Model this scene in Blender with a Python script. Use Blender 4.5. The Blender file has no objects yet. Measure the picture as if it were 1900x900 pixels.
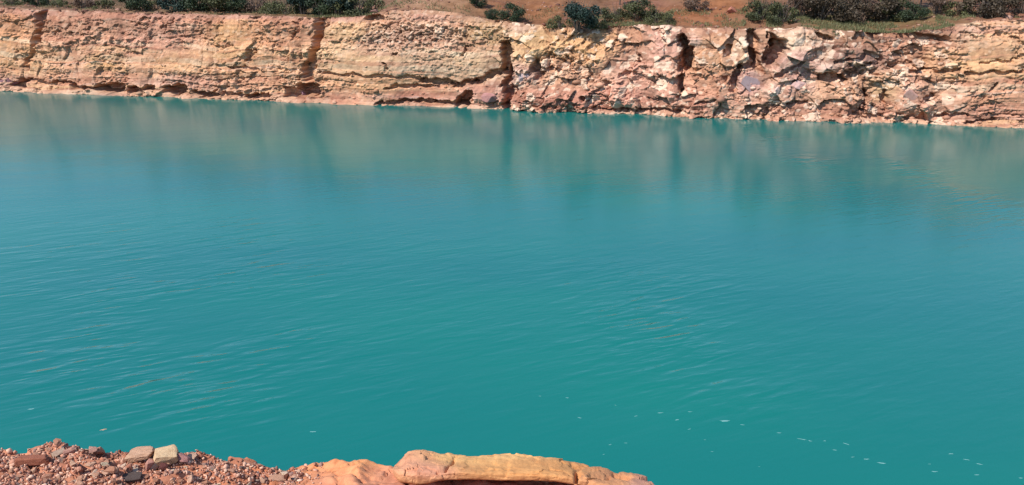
import bpy, bmesh, math, random
import numpy as np
from mathutils import Vector, Matrix

random.seed(7)
RNG = np.random.default_rng(11)
scene = bpy.context.scene
COL = scene.collection

# ------------------------------------------------------------------ camera
CAM_H = 8.7
F_PX, W_PX, H_PX = 1500.0, 1900.0, 900.0
PITCH = math.atan(490.0 / F_PX)
cp, sp = math.cos(PITCH), math.sin(PITCH)


def ray(px, py):
    x = (np.asarray(px, float) - W_PX / 2) / F_PX
    y = -(np.asarray(py, float) - H_PX / 2) / F_PX
    # forward (0,cp,-sp), up (0,sp,cp)
    return x, cp + y * sp, -sp + y * cp


def at_z(px, py, z=0.0):
    dx, dy, dz = ray(px, py)
    t = (z - CAM_H) / dz
    return dx * t, dy * t


def at_y(px, py, Y):
    dx, dy, dz = ray(px, py)
    t = Y / dy
    return dx * t, CAM_H + dz * t


def project(x, y, z):
    zz = z - CAM_H
    f = y * cp - zz * sp
    u = y * sp + zz * cp
    return W_PX / 2 + F_PX * x / f, H_PX / 2 - F_PX * u / f


cam_d = bpy.data.cameras.new("camera")
cam_d.sensor_width = 36.0
cam_d.lens = 36.0 * F_PX / W_PX
cam_d.clip_start = 0.05
cam_d.clip_end = 5000
cam = bpy.data.objects.new("camera", cam_d)
cam.location = (0, 0, CAM_H)
cam.rotation_euler = (math.pi / 2 - PITCH, 0, 0)
COL.objects.link(cam)
scene.camera = cam

# ------------------------------------------------------------------ noise
def _hash(ix, iy, seed):
    h = (ix.astype(np.int64) * 374761393 + iy.astype(np.int64) * 668265263 + seed * 974634619) & 0xFFFFFFFF
    h = ((h ^ (h >> 13)) * 1274126177) & 0xFFFFFFFF
    h = (h ^ (h >> 16)) & 0xFFFFFFFF
    h = (h * 2246822519) & 0xFFFFFFFF
    return ((h ^ (h >> 15)) & 0xFFFFFF) / float(0xFFFFFF)


def vn(x, y, seed=0):
    x, y = np.broadcast_arrays(np.asarray(x, float), np.asarray(y, float))
    ix, iy = np.floor(x), np.floor(y)
    fx, fy = x - ix, y - iy
    fx = fx * fx * fx * (fx * (fx * 6 - 15) + 10)
    fy = fy * fy * fy * (fy * (fy * 6 - 15) + 10)
    a, b = _hash(ix, iy, seed), _hash(ix + 1, iy, seed)
    c, d = _hash(ix, iy + 1, seed), _hash(ix + 1, iy + 1, seed)
    return ((a * (1 - fx) + b * fx) * (1 - fy) + (c * (1 - fx) + d * fx) * fy) * 2 - 1


def fbm(x, y, seed=0, oct=4, gain=0.5):
    s, a = 0.0, 1.0
    t = 0.0
    for o in range(oct):
        s = s + a * vn(x * 2 ** o + 17.3 * o, y * 2 ** o - 9.1 * o, seed + o * 13)
        t += a
        a *= gain
    return s / t * 1.6


def blocks(x, y, seed=0, tilt=0.6):
    """faceted rock: every cell is a plane with its own offset and tilt; returns (height, F2-F1)"""
    ix, iy = np.floor(x), np.floor(y)
    d1 = np.full(x.shape, 9.0)
    d2 = np.full(x.shape, 9.0)
    val = np.zeros(x.shape)
    cid = np.zeros(x.shape)
    for i in (-1, 0, 1):
        for j in (-1, 0, 1):
            cx, cy = ix + i, iy + j
            jx = cx + 0.1 + 0.8 * _hash(cx, cy, seed)
            jy = cy + 0.1 + 0.8 * _hash(cx, cy, seed + 1)
            ddx, ddy = x - jx, y - jy
            d = np.abs(ddx) ** 1.5 + np.abs(ddy) ** 1.5
            v = (_hash(cx, cy, seed + 2) - 0.5) * 2 + tilt * 2 * ((_hash(cx, cy, seed + 3) - 0.5) * ddx + (_hash(cx, cy, seed + 4) - 0.5) * ddy) * 2
            near = d < d1
            d2 = np.where(near, d1, np.minimum(d2, d))
            val = np.where(near, v, val)
            cid = np.where(near, _hash(cx, cy, seed + 6), cid)
            d1 = np.where(near, d, d1)
    return val, d2 - d1, cid


def sstep(a, b, x):
    t = np.clip((x - a) / (b - a), 0, 1)
    return t * t * (3 - 2 * t)


def lin(c):
    c = np.asarray(c, float) / 255.0
    return np.where(c <= 0.04045, c / 12.92, ((c + 0.055) / 1.055) ** 2.4)


# ------------------------------------------------------------------ helpers
def tag(o, label=None, cat=None, group=None, kind=None):
    if label: o["label"] = label
    if cat: o["category"] = cat
    if group: o["group"] = group
    if kind: o["kind"] = kind
    return o


def mesh_np(name, verts, faces, mat=None, smooth=True):
    me = bpy.data.meshes.new(name)
    verts = np.asarray(verts, np.float32)
    faces = np.asarray(faces, np.int32)
    k = faces.shape[1]
    me.vertices.add(len(verts))
    me.vertices.foreach_set("co", verts.ravel())
    me.loops.add(faces.size)
    me.loops.foreach_set("vertex_index", faces.ravel())
    me.polygons.add(len(faces))
    me.polygons.foreach_set("loop_start", np.arange(0, faces.size, k, dtype=np.int32))
    me.polygons.foreach_set("loop_total", np.full(len(faces), k, np.int32))
    me.update(calc_edges=True)
    me.validate()
    if smooth:
        me.polygons.foreach_set("use_smooth", np.ones(len(me.polygons), bool))
    if mat: me.materials.append(mat)
    return me


def link(name, me, parent=None):
    o = bpy.data.objects.new(name, me)
    COL.objects.link(o)
    if parent: o.parent = parent
    return o


def grid_faces(nr, nc):
    i = np.arange(nr - 1)[:, None] * nc + np.arange(nc - 1)[None, :]
    i = i.ravel()
    return np.stack([i, i + 1, i + nc + 1, i + nc], 1)


def set_color(me, name, rgb):
    a = me.attributes.new(name, "FLOAT_COLOR", "POINT")
    n = len(me.vertices)
    buf = np.ones((n, 4), np.float32)
    buf[:, :3] = rgb
    a.data.foreach_set("color", buf.ravel())


def set_float(me, name, v):
    a = me.attributes.new(name, "FLOAT", "POINT")
    a.data.foreach_set("value", np.asarray(v, np.float32).ravel())


class NT:
    def __init__(self, name):
        self.m = bpy.data.materials.new(name)
        self.m.use_nodes = True
        self.t = self.m.node_tree
        self.b = self.t.nodes["Principled BSDF"]

    def n(self, typ, **kw):
        nd = self.t.nodes.new(typ)
        for k, v in kw.items():
            if k.startswith("i_"):
                nd.inputs[k[2:].replace("_", " ")].default_value = v
            else:
                setattr(nd, k, v)
        return nd

    def l(self, a, b):
        self.t.links.new(a, b)

    def math(self, op, a, b=None, clamp=False):
        nd = self.t.nodes.new("ShaderNodeMath")
        nd.operation = op
        nd.use_clamp = clamp
        for i, v in enumerate((a, b)):
            if v is None: continue
            if isinstance(v, (int, float)): nd.inputs[i].default_value = v
            else: self.l(v, nd.inputs[i])
        return nd.outputs[0]

    def mix(self, fac, a, b, blend="MIX"):
        nd = self.t.nodes.new("ShaderNodeMix")
        nd.data_type = "RGBA"
        nd.blend_type = blend
        for sock, v in ((nd.inputs[0], fac), (nd.inputs[6], a), (nd.inputs[7], b)):
            if isinstance(v, (int, float)): sock.default_value = v
            elif isinstance(v, (tuple, list, np.ndarray)): sock.default_value = tuple(v)[:3] + (1,)
            else: self.l(v, sock)
        return nd.outputs[2]

    def noise(self, vec, scale, detail=4, rough=0.55, dist=0.0):
        nd = self.n("ShaderNodeTexNoise")
        nd.inputs["Scale"].default_value = scale
        nd.inputs["Detail"].default_value = detail
        nd.inputs["Roughness"].default_value = rough
        nd.inputs["Distortion"].default_value = dist
        if vec is not None: self.l(vec, nd.inputs["Vector"])
        return nd.outputs["Fac"]

    def mapping(self, vec, scale=(1, 1, 1), rot=(0, 0, 0)):
        nd = self.n("ShaderNodeMapping")
        nd.inputs["Scale"].default_value = scale
        nd.inputs["Rotation"].default_value = rot
        self.l(vec, nd.inputs["Vector"])
        return nd.outputs[0]

    def rng(self, v, a, b, c=0.0, d=1.0):
        nd = self.n("ShaderNodeMapRange")
        nd.inputs[1].default_value, nd.inputs[2].default_value = a, b
        nd.inputs[3].default_value, nd.inputs[4].default_value = c, d
        self.l(v, nd.inputs[0])
        return nd.outputs[0]

    def obj(self):
        return self.n("ShaderNodeTexCoord").outputs["Object"]

    def bump(self, h, strength=0.5, dist=0.05):
        nd = self.n("ShaderNodeBump")
        nd.inputs["Strength"].default_value = strength
        nd.inputs["Distance"].default_value = dist
        self.l(h, nd.inputs["Height"])
        self.l(nd.outputs[0], self.b.inputs["Normal"])


ALB = np.array([0.80, 0.86, 0.98])   # albedo per unit of sunlit appearance


def rock_material(name, fine=1.0, bump=0.5, bdist=0.06):
    m = NT(name)
    att = m.n("ShaderNodeAttribute", attribute_name="tint").outputs["Color"]
    o = m.obj()
    bands = m.noise(m.mapping(o, (0.5 * fine, 0.5 * fine, 3.2 * fine)), 1.0, 5, 0.6, 0.6)
    blot = m.noise(o, 1.6 * fine, 6, 0.65, 0.4)
    speck = m.noise(o, 9.0 * fine, 5, 0.7)
    c = m.mix(m.rng(bands, 0.3, 0.7, 0.0, 0.8), m.mix(1.0, att, (0.80, 0.70, 0.66), "MULTIPLY"), m.mix(1.0, att, (1.16, 1.12, 1.06), "MULTIPLY"))
    c = m.mix(m.rng(blot, 0.52, 0.72, 0, 0.55), c, m.mix(1.0, c, (0.74, 0.58, 0.53), "MULTIPLY"))
    c = m.mix(m.rng(blot, 0.46, 0.3, 0, 0.45), c, m.mix(1.0, c, (1.28, 1.30, 1.28), "MULTIPLY"))
    c = m.mix(m.rng(speck, 0.58, 0.72, 0, 0.5), c, m.mix(1.0, c, (0.62, 0.54, 0.5), "MULTIPLY"))
    c = m.mix(m.rng(speck, 0.42, 0.28, 0, 0.5), c, m.mix(1.0, c, (1.35, 1.33, 1.30), "MULTIPLY"))
    m.l(c, m.b.inputs["Base Color"])
    m.b.inputs["Roughness"].default_value = 0.9
    m.b.inputs["Specular IOR Level"].default_value = 0.25
    h = m.math("ADD", m.noise(o, 7.0 * fine, 6, 0.7), m.math("MULTIPLY", bands, 0.3))
    m.bump(h, bump, bdist)
    return m.m


# ------------------------------------------------------------------ far cliff
foot_px = np.array([0, 200, 420, 590, 700, 900, 1100, 1300, 1500, 1700, 1900], float)
foot_py = np.array([169, 176, 183, 190, 195, 201, 208, 217, 223, 229, 236], float)
fx, fy = at_z(foot_px, foot_py, 0.0)
d0 = np.array([fx[2] - fx[0], fy[2] - fy[0]]); d0 /= np.linalg.norm(d0)
d1 = np.array([fx[-1] - fx[-3], fy[-1] - fy[-3]]); d1 /= np.linalg.norm(d1)
ext_l = [(fx[0] - d0[0] * e, fy[0] - d0[1] * e) for e in (90, 50, 20, 8)]
ext_r = [(fx[-1] + d1[0] * e, fy[-1] + d1[1] * e) for e in (6, 14, 30, 60)]
pts = np.array(ext_l + list(zip(fx, fy)) + ext_r)
seg = np.concatenate([[0], np.cumsum(np.hypot(*np.diff(pts, axis=0).T))])
S0 = seg[len(ext_l)]
seg = seg - S0                       # s = 0 at the left frame edge
SR = seg[len(ext_l) + len(fx) - 1]   # right frame edge
s_cols = np.concatenate([np.arange(seg[0], -4, 0.25), np.arange(-4, SR + 4, 0.042), np.arange(SR + 4, seg[-1], 0.25)])
dense = np.linspace(seg[0], seg[-1], 600)
ker = np.hanning(31); ker /= ker.sum()


def smooth1(v):
    p = np.pad(v, 15, mode="reflect", reflect_type="odd")
    return np.convolve(p, ker, "valid")


bx_ = smooth1(np.interp(dense, seg, pts[:, 0]))
by_ = smooth1(np.interp(dense, seg, pts[:, 1]))
tx, ty = np.gradient(bx_), np.gradient(by_)
tl = np.hypot(tx, ty); tx, ty = tx / tl, ty / tl


def foot(s):
    return (np.interp(s, dense, bx_), np.interp(s, dense, by_), -np.interp(s, dense, ty), np.interp(s, dense, tx))


BATTER = 0.30
FX, FY, NX, NY = foot(s_cols)      # N points away from the lake
top_px = np.array([-400, 0, 60, 130, 250, 350, 480, 590, 640, 680, 720, 760, 800, 850, 890, 930, 990, 1040, 1090, 1140, 1190, 1240, 1300, 1380, 1440, 1500, 1560, 1620, 1680, 1740, 1790, 1840, 1900, 2400], float)
top_py = np.array([10, 14, 17, 20, 24, 26, 29, 33, 33, 28, 20, 17, 18, 24, 33, 40, 44, 50, 54, 48, 46, 48, 52, 54, 53, 50, 56, 60, 58, 52, 44, 38, 36, 40], float)
zt = np.full(s_cols.shape, 6.0)
for it in range(8):
    pxc, pyc = project(FX + NX * zt * BATTER, FY + NY * zt * BATTER, zt)
    want = np.interp(pxc, top_px, top_py)
    zt = zt + (pyc - want) / F_PX * np.hypot(FX, FY)
zt = np.clip(zt, 4.5, 8) + 0.06 * fbm(s_cols / 0.8, 0.0, 5)
ZTOP = zt

NROW = 150
hrow = np.concatenate([[-0.12, -0.06], np.linspace(-0.02, 1, NROW)])
S, Hh = np.meshgrid(s_cols, hrow)
Z = Hh * ZTOP[None, :]
PX, PY = project(FX + NX * Z * BATTER, FY + NY * Z * BATTER, Z)

wx = 10 * fbm(S / 1.1, Z / 0.8, 31, 4)
wy = 7 * fbm(S / 1.1, Z / 0.8, 47, 4)
wx2 = 3.5 * fbm(S / 0.3, Z / 0.25, 33, 3)
QX, QY = PX + 0.6 * wx + wx2, PY + 0.5 * wy + 0.7 * wx2


def band(u, a, b, w=40):
    return sstep(a - w, a + w, u) * (1 - sstep(b - w, b + w, u))


wA = 1 - sstep(560, 640, PX)
wB = band(PX, 600, 930)
wC = band(PX, 930, 1770)
wD = sstep(1730, 1810, PX)

# layered beds
rl = np.random.default_rng(3)
thick = np.where(rl.random(120) < 0.6, rl.uniform(0.05, 0.14, 120), rl.uniform(0.15, 0.40, 120))
bounds = np.cumsum(thick) - 2.0
zl = Z + 0.22 * fbm(S / 5.0, Z / 6.0, 71, 3) + 0.006 * S + 0.04 * fbm(S / 0.7, Z / 0.7, 72, 2)
li = np.clip(np.searchsorted(bounds, zl.ravel()).reshape(zl.shape), 1, 119)
dist_b = np.minimum(np.abs(zl - bounds[li - 1]), np.abs(bounds[li] - zl))
off = rl.uniform(-1, 1, 121)[li]
lay = 0.5 * off + 0.7 * vn(S / 1.7 + li * 7.7, li * 3.1, 81) + 0.4 * vn(S / 0.45 + li * 5.1, li * 1.7, 82)
groove = np.exp(-(dist_b / 0.028) ** 2) * sstep(-0.1, 0.5, vn(S / 1.3, li * 2.3, 83))

b1, e1, i1 = blocks(S / 1.5 + 0.18 * fbm(S / 1.2, Z / 1.2, 91, 2), Z / 1.15 + 0.18 * fbm(S / 1.2, Z / 1.2, 92, 2), 100, 1.1)
b2, e2, i2 = blocks(S / 0.55 + 0.18 * fbm(S / 0.5, Z / 0.5, 93, 2), Z / 0.42 + 0.18 * fbm(S / 0.5, Z / 0.5, 94, 2), 110, 1.2)
b3, e3, i3 = blocks(S / 0.22 + 0.25 * fbm(S / 0.2, Z / 0.2, 95, 2), Z / 0.16, 120, 1.4)
big = fbm(S / 4.5, Z / 9.0, 61, 3)
mid = fbm(S / 1.4, Z / 1.2, 62, 4)
fine = fbm(S / 0.25, Z / 0.2, 63, 4)
crack = np.exp(-(e1 / 0.05) ** 2)

rough = 0.25 + 1.0 * sstep(-0.35, 0.45, fbm(S / 2.6, Z / 1.5, 64, 3))      # smooth faces between broken ones
diag = fbm((S + 0.55 * Z) / 0.35, (Z - 0.55 * S) / 1.6, 65, 3)
D = wA * (0.28 * big + 0.10 * mid + rough * (0.09 * lay + 0.065 * b2 + 0.03 * b3 + 0.06 * diag - 0.05 * groove) + 0.10 * b1 - 0.03 * crack)
D += wB * (0.25 * big + 0.08 * mid + rough * (0.06 * lay + 0.03 * b2 + 0.02 * b3 - 0.07 * groove))
D += wC * (0.55 * big + 0.24 * b1 + 0.10 * mid + rough * (0.105 * b2 + 0.04 * b3 + 0.05 * lay) - 0.08 * crack)
D += wD * (0.25 * big + 0.08 * mid + rough * (0.11 * lay + 0.06 * b2 + 0.04 * b3 - 0.13 * groove))
D += 0.045 * fine * rough

# upper-left mound of broken pale stone, left of the middle
mz = np.exp(-(((PX - 780) / 110) ** 2 + ((PY - 65) / 28) ** 2))
D += mz * (0.14 * b2 + 0.10 * b3)


def ell(px, py, rx, ry, ang=0.0, p=2.0):
    dx, dy = QX - px, QY - py
    c, s = math.cos(ang), math.sin(ang)
    u, v = dx * c + dy * s, -dx * s + dy * c
    return np.exp(-(np.abs(u / rx) ** (2 * p / 2 * 1.5) + np.abs(v / ry) ** (2 * p / 2 * 1.5)))


def line(p0, p1, w):
    ax, ay = p1[0] - p0[0], p1[1] - p0[1]
    L2 = ax * ax + ay * ay
    t = np.clip(((QX - p0[0]) * ax + (QY - p0[1]) * ay) / L2, 0, 1)
    d = np.hypot(QX - p0[0] - t * ax, QY - p0[1] - t * ay)
    return np.exp(-(d / w) ** 3)


# clefts, caves, undercuts, buttresses (metres of recess)
cl = [((76, 16), (66, 75), 9, 0.9), ((62, 75), (46, 125), 8, 0.5),
      ((602, 30), (588, 80), 11, 1.3), ((588, 80), (574, 140), 11, 1.1),
      ((560, 30), (545, 75), 5, 0.3),
      ((938, 85), (938, 125), 12, 1.4), ((946, 125), (940, 195), 9, 1.2), ((925, 130), (880, 155), 7, 0.8),
      ((880, 150), (840, 158), 5, 0.8), ((840, 152), (780, 148), 5, 0.7), ((780, 145), (600, 136), 3.5, 0.35), ((830, 158), (720, 162), 3.5, 0.4),
      ((1261, 70), (1262, 165), 5, 0.8), ((1262, 165), (1258, 178), 4, 0.6),
      ((1394, 66), (1402, 105), 11, 1.5), ((1398, 100), (1412, 130), 9, 1.1), ((1372, 128), (1358, 165), 7, 0.9), ((1372, 125), (1400, 118), 6, 0.9),
      ((1520, 140), (1560, 148), 8, 0.8), ((1560, 140), (1610, 120), 6, 0.55), ((1545, 118), (1600, 104), 4, 0.4), ((1600, 95), (1632, 110), 6, 0.45),
      ((1690, 135), (1780, 128), 4, 0.5), ((1603, 172), (1597, 205), 4, 0.7), ((1645, 172), (1640, 200), 6, 0.6),
      ((1730, 178), (1718, 190), 5, 0.5), ((1845, 155), (1832, 163), 4, 0.4), ((1790, 137), (1900, 130), 3, 0.35), ((1820, 118), (1900, 104), 2.5, 0.25),
      ((1060, 105), (1068, 132), 4, 0.35), ((1025, 105), (1028, 128), 8, 0.4), ((1150, 140), (1180, 134), 5, 0.4), ((1180, 118), (1190, 105), 4, 0.3),
      ((400, 172), (470, 176), 4, 0.6), ((240, 172), (180, 165), 4, 0.6), ((100, 152), (180, 164), 3.5, 0.5), ((30, 148), (100, 155), 4, 0.5),
      ((1180, 200), (1260, 206), 3, 0.5), ((1290, 190), (1330, 186), 3, 0.3), ((1430, 192), (1500, 190), 3, 0.3), ((430, 125), (480, 130), 3, 0.3),
      ((305, 60), (322, 38), 3, 0.3), ((470, 95), (462, 112), 4, 0.35), ((860, 105), (868, 85), 3, 0.3), ((1100, 200), (1190, 205), 3, 0.4),
      ((700, 190), (800, 187), 4, 0.7), ((800, 188), (870, 192), 4, 0.6), ((1850, 222), (1790, 228), 3, 0.5), ((1730, 215), (1790, 213), 3, 0.4)]
for p0, p1, w, dep in cl:
    D -= dep * sstep(0.2, 0.65, line(p0, p1, w * 0.95))
holes = [(1276, 108, 14, 21, 0.0, 2.2), (1266, 85, 6, 20, 0.0, 1.5), (1438, 94, 16, 27, 0.25, 2.0), (1430, 75, 8, 14, 0.2, 0.8), (207, 161, 24, 9, 0, 1.3), (282, 162, 9, 7, 0, 0.9), (330, 166, 24, 9, 0, 1.4), (255, 166, 14, 7, 0, 1.0), (385, 172, 22, 6, 0, 1.0), (150, 163, 16, 5, 0, 0.8), (480, 178, 26, 5, 0, 0.9),
         (572, 166, 22, 12, 0, 1.6), (540, 170, 9, 12, 0, 1.0), (862, 184, 22, 10, -0.5, 1.3), (30, 155, 10, 9, 0, 0.8), (996, 122, 8, 12, 0, 0.9), (1005, 140, 10, 8, 0, 0.7),
         (1350, 93, 7, 12, 0, 0.7), (1085, 182, 7, 6, 0, 0.6), (960, 170, 8, 14, 0, 0.5), (1530, 70, 14, 7, 0.3, 0.7), (690, 33, 20, 7, 0, 0.7), (735, 98, 6, 4, 0, 0.4),
         (722, 122, 5, 6, 0, 0.5), (1640, 55, 16, 7, 0, 0.5), (1690, 68, 70, 7, 0.05, 0.8), (1610, 66, 30, 6, 0.0, 0.6), (1460, 128, 30, 5, -0.4, 0.5), (1155, 205, 12, 5, 0, 0.7), (1590, 140, 16, 5, -0.3, 0.5)]
for px, py, rx, ry, an, dep in holes:
    D -= dep * sstep(0.25, 0.6, ell(px, py, rx * 1.05, ry * 1.05, an))
bul = [(1110, 120, 55, 60, 0.5), (1235, 120, 24, 70, 0.55), (1320, 120, 40, 60, 0.4), (1478, 90, 36, 40, 0.7), (1375, 80, 14, 30, 0.5), (660, 130, 80, 50, 0.45), (790, 110, 120, 40, 0.45),
       (975, 95, 30, 60, 0.4), (1690, 180, 34, 40, 0.5), (1850, 150, 80, 70, 0.4), (1030, 185, 80, 18, 0.45), (900, 172, 34, 18, 0.5), (1480, 158, 28, 20, 0.3), (1435, 162, 12, 14, 0.5),
       (480, 60, 70, 50, 0.3), (1210, 185, 120, 25, 0.35), (640, 65, 40, 20, 0.3), (1530, 130, 16, 8, 0.4)]
for px, py, rx, ry, a in bul:
    D += a * ell(px, py, rx, ry)
# toe of the cliff creeps out into the water
D += 0.40 * sstep(0.35, -0.1, Z) * np.clip(0.5 + 0.9 * fbm(S / 2.0, 0 * S, 131, 4), 0, 1.4)
D -= 0.25 * sstep(0.93, 1.0, Hh)
D = np.clip(D, -2.2, 1.4)

X = FX + NX * (Z * BATTER - D)
Y = FY + NY * (Z * BATTER - D)

# mineral colours of the rock
TINTS = [(0, 60, 60, 30, (205, 148, 98)), (30, 110, 60, 25, (214, 168, 118)), (12, 150, 26, 12, (142, 104, 106)), (150, 62, 90, 22, (190, 142, 114)), (250, 34, 180, 12, (160, 112, 96)),
         (60, 30, 60, 12, (168, 106, 76)), (205, 112, 28, 18, (206, 166, 110)), (330, 115, 50, 18, (210, 164, 114)), (300, 75, 90, 25, (186, 138, 120)), (430, 70, 50, 42, (212, 164, 104)),
         (400, 105, 60, 25, (204, 154, 110)), (120, 160, 110, 8, (214, 166, 126)), (330, 150, 60, 10, (178, 138, 124)), (520, 80, 40, 45, (206, 152, 110)), (540, 50, 60, 25, (194, 138, 108)),
         (645, 58, 45, 18, (226, 192, 140)), (610, 108, 80, 22, (206, 170, 126)), (700, 158, 120, 14, (212, 160, 114)), (670, 122, 70, 18, (206, 166, 122)), (720, 72, 60, 22, (168, 138, 120)),
         (790, 60, 60, 18, (200, 166, 140)), (800, 112, 100, 28, (190, 165, 136)), (880, 116, 55, 24, (196, 170, 134)), (760, 178, 90, 8, (190, 130, 114)), (900, 175, 50, 16, (186, 132, 122)),
         (905, 60, 36, 22, (168, 146, 98)), (965, 52, 26, 12, (226, 202, 178)), (975, 92, 28, 26, (214, 176, 122)), (1005, 78, 45, 26, (220, 182, 126)), (972, 132, 28, 20, (178, 154, 150)),
         (1110, 80, 48, 32, (214, 170, 112)), (1060, 142, 55, 22, (212, 166, 134)), (1020, 180, 60, 16, (186, 126, 110)), (1085, 178, 50, 16, (190, 130, 114)), (1160, 70, 36, 28, (190, 138, 112)),
         (1230, 70, 24, 36, (214, 166, 154)), (1180, 132, 55, 36, (204, 156, 140)), (1200, 178, 90, 22, (200, 146, 130)), (1282, 80, 13, 13, (228, 198, 184)), (1320, 100, 32, 36, (214, 164, 124)),
         (1310, 152, 36, 22, (206, 146, 116)), (1372, 86, 16, 24, (226, 202, 172)), (1390, 152, 20, 20, (164, 136, 142)), (1350, 198, 90, 18, (194, 154, 134)), (1472, 75, 30, 24, (230, 206, 176)),
         (1500, 58, 28, 12, (226, 192, 162)), (1480, 112, 36, 22, (206, 166, 160)), (1530, 126, 16, 8, (228, 208, 194)), (1435, 165, 12, 12, (228, 194, 178)), (1480, 157, 20, 18, (214, 176, 166)),
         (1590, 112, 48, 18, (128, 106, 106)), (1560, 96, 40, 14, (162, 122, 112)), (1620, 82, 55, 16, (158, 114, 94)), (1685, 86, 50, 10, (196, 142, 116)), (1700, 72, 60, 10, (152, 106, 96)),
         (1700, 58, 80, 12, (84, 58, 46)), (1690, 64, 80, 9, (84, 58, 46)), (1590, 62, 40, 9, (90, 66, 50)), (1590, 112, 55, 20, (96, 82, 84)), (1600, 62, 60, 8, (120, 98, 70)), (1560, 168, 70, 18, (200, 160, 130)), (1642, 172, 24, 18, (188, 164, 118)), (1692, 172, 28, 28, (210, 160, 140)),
         (1750, 178, 36, 22, (208, 166, 140)), (1490, 202, 90, 13, (190, 136, 116)), (1630, 208, 60, 12, (206, 162, 138)), (1800, 60, 16, 16, (236, 212, 178)), (1855, 68, 60, 22, (216, 172, 130)),
         (1830, 116, 80, 22, (216, 172, 120)), (1850, 172, 70, 22, (206, 152, 120)), (1800, 212, 100, 12, (194, 144, 124))]


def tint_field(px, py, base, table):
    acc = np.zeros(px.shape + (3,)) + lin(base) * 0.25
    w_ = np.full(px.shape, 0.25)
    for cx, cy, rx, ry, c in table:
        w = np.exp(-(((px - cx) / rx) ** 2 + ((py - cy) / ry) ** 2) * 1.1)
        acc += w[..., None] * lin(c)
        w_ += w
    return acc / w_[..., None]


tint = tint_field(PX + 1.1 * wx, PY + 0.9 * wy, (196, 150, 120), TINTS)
# thin skin of brown soil along the lip
soil = sstep(0.93, 0.985, Hh + 0.03 * fbm(S / 0.6, Z / 0.5, 141, 3))[..., None] * (0.75 - 0.55 * band(PX, 940, 1040) - 0.5 * band(PX, 1440, 1530, 15) - 0.6 * sstep(1760, 1800, PX))[..., None]
tint = tint * (1 - soil) + lin((140, 104, 82)) * soil
# a single bed keeps its own shade; blocks differ from their neighbours
vary = 1 + 0.24 * rl.uniform(-1, 1, 121)[li] * (1 - wC) + 0.10 * b2 * 0.6 + 0.10 * wC * b1 + 0.06 * b3
tint = 0.70 * tint + 0.30 * lin((202, 156, 126))
rust = (sstep(1.5, 0.4, Z + 0.5 * fbm(S / 1.6, Z / 0.8, 143, 4)) * sstep(-0.2, 0.5, fbm(S / 3.5, Z / 2.0, 144, 3)) * 0.55)[..., None]
tint = tint * (1 - rust) + lin((158, 98, 80)) * rust
tint = tint * np.clip(vary, 0.7, 1.3)[..., None]
pale = ((i2 > 0.86) * (0.35 + 0.4 * wC) + (i3 > 0.88) * 0.55).clip(0, 0.7)[..., None] * (0.35 + 0.65 * np.maximum(wC, mz))[..., None]
tint = tint * (1 - pale) + lin((240, 214, 188)) * pale
dk = ((i2 < 0.10) * 0.45 + (i3 < 0.12) * 0.5).clip(0, 0.5)[..., None] * (0.45 + 0.55 * wC)[..., None]
tint = tint * (1 - dk) + lin((124, 86, 68)) * dk
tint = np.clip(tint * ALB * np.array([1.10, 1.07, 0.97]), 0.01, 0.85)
# cream, pink and rust beds, and dark seepage stains running down from the lip
bedc = lin(np.array([(232, 204, 164), (206, 150, 128), (176, 116, 90), (214, 176, 124), (222, 190, 166), (160, 112, 98)])) * ALB
bsel = bedc[rl.integers(0, 6, 121)][li]
bfac = ((rl.random(121)[li] < 0.55) * 0.42 * np.clip(0.5 + 0.9 * fbm(S / 3.0, li * 4.3, 147, 3), 0, 1) * (1 - 0.75 * wC))[..., None]
tint = tint * (1 - bfac) + bsel * bfac
seep = (sstep(0.25, 0.7, fbm(S / 0.55 + 0.25 * Z, Z / 5.0, 148, 4)) * sstep(0.15, 0.9, Hh + 0.25 * fbm(S / 0.8, Z / 3, 149, 2)) * 0.5 * (1 - 0.5 * wC))[..., None]
tint = tint * (1 - seep) + lin((120, 82, 66)) * seep
crust = (sstep(0.26, 0.12, Z + 0.08 * fbm(S / 0.8, Z, 145, 3)) * 0.4 * sstep(-0.2, 0.4, fbm(S / 4.0, 0 * S, 146, 3)))[..., None]      # pale mineral crust at the waterline
tint = tint * (1 - crust) + lin((214, 178, 146)) * ALB * crust

cliff_mat = rock_material("layered_quarry_rock", 1.0, 0.55, 0.06)
V = np.stack([X, Y, Z], -1).reshape(-1, 3)
me = mesh_np("cliff", V, grid_faces(*Z.shape), cliff_mat, smooth=False)
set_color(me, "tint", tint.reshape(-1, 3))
cliff = tag(link("cliff", me), "tall sunlit quarry cliff of banded tan, pink and ochre rock across the water", "cliff", kind="structure")

# ------------------------------------------------------------------ land above the cliff
vrow = np.concatenate([[0], np.geomspace(0.08, 40, 90), np.geomspace(46, 900, 16)])
RX, RY = X[-1], Y[-1]
step = 2
scol = np.arange(0, len(s_cols), step)
if scol[-1] != len(s_cols) - 1: scol = np.append(scol, len(s_cols) - 1)
sh = s_cols[scol]
top_u = project(FX + NX * ZTOP * BATTER, FY + NY * ZTOP * BATTER, ZTOP)[0]
U = top_u[scol]
k_u = np.array([-600, 0, 640, 690, 850, 890, 980, 1030, 1080, 1160, 1200, 1400, 1460, 1760, 1800, 1900, 2500], float)
k_v0 = np.array([3.4, 3.4, 3.2, 1.0, 0.8, 1.6, 1.2, 0.6, 1.2, 0.8, 1.6, 1.5, 1.0, 0.3, 3.0, 4.0, 4.0])
k_sl = np.array([0.10, 0.10, 0.10, 0.26, 0.30, 0.30, 0.36, 0.34, 0.22, 0.20, 0.26, 0.34, 0.15, 0.13, 0.16, 0.18, 0.2])
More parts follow.
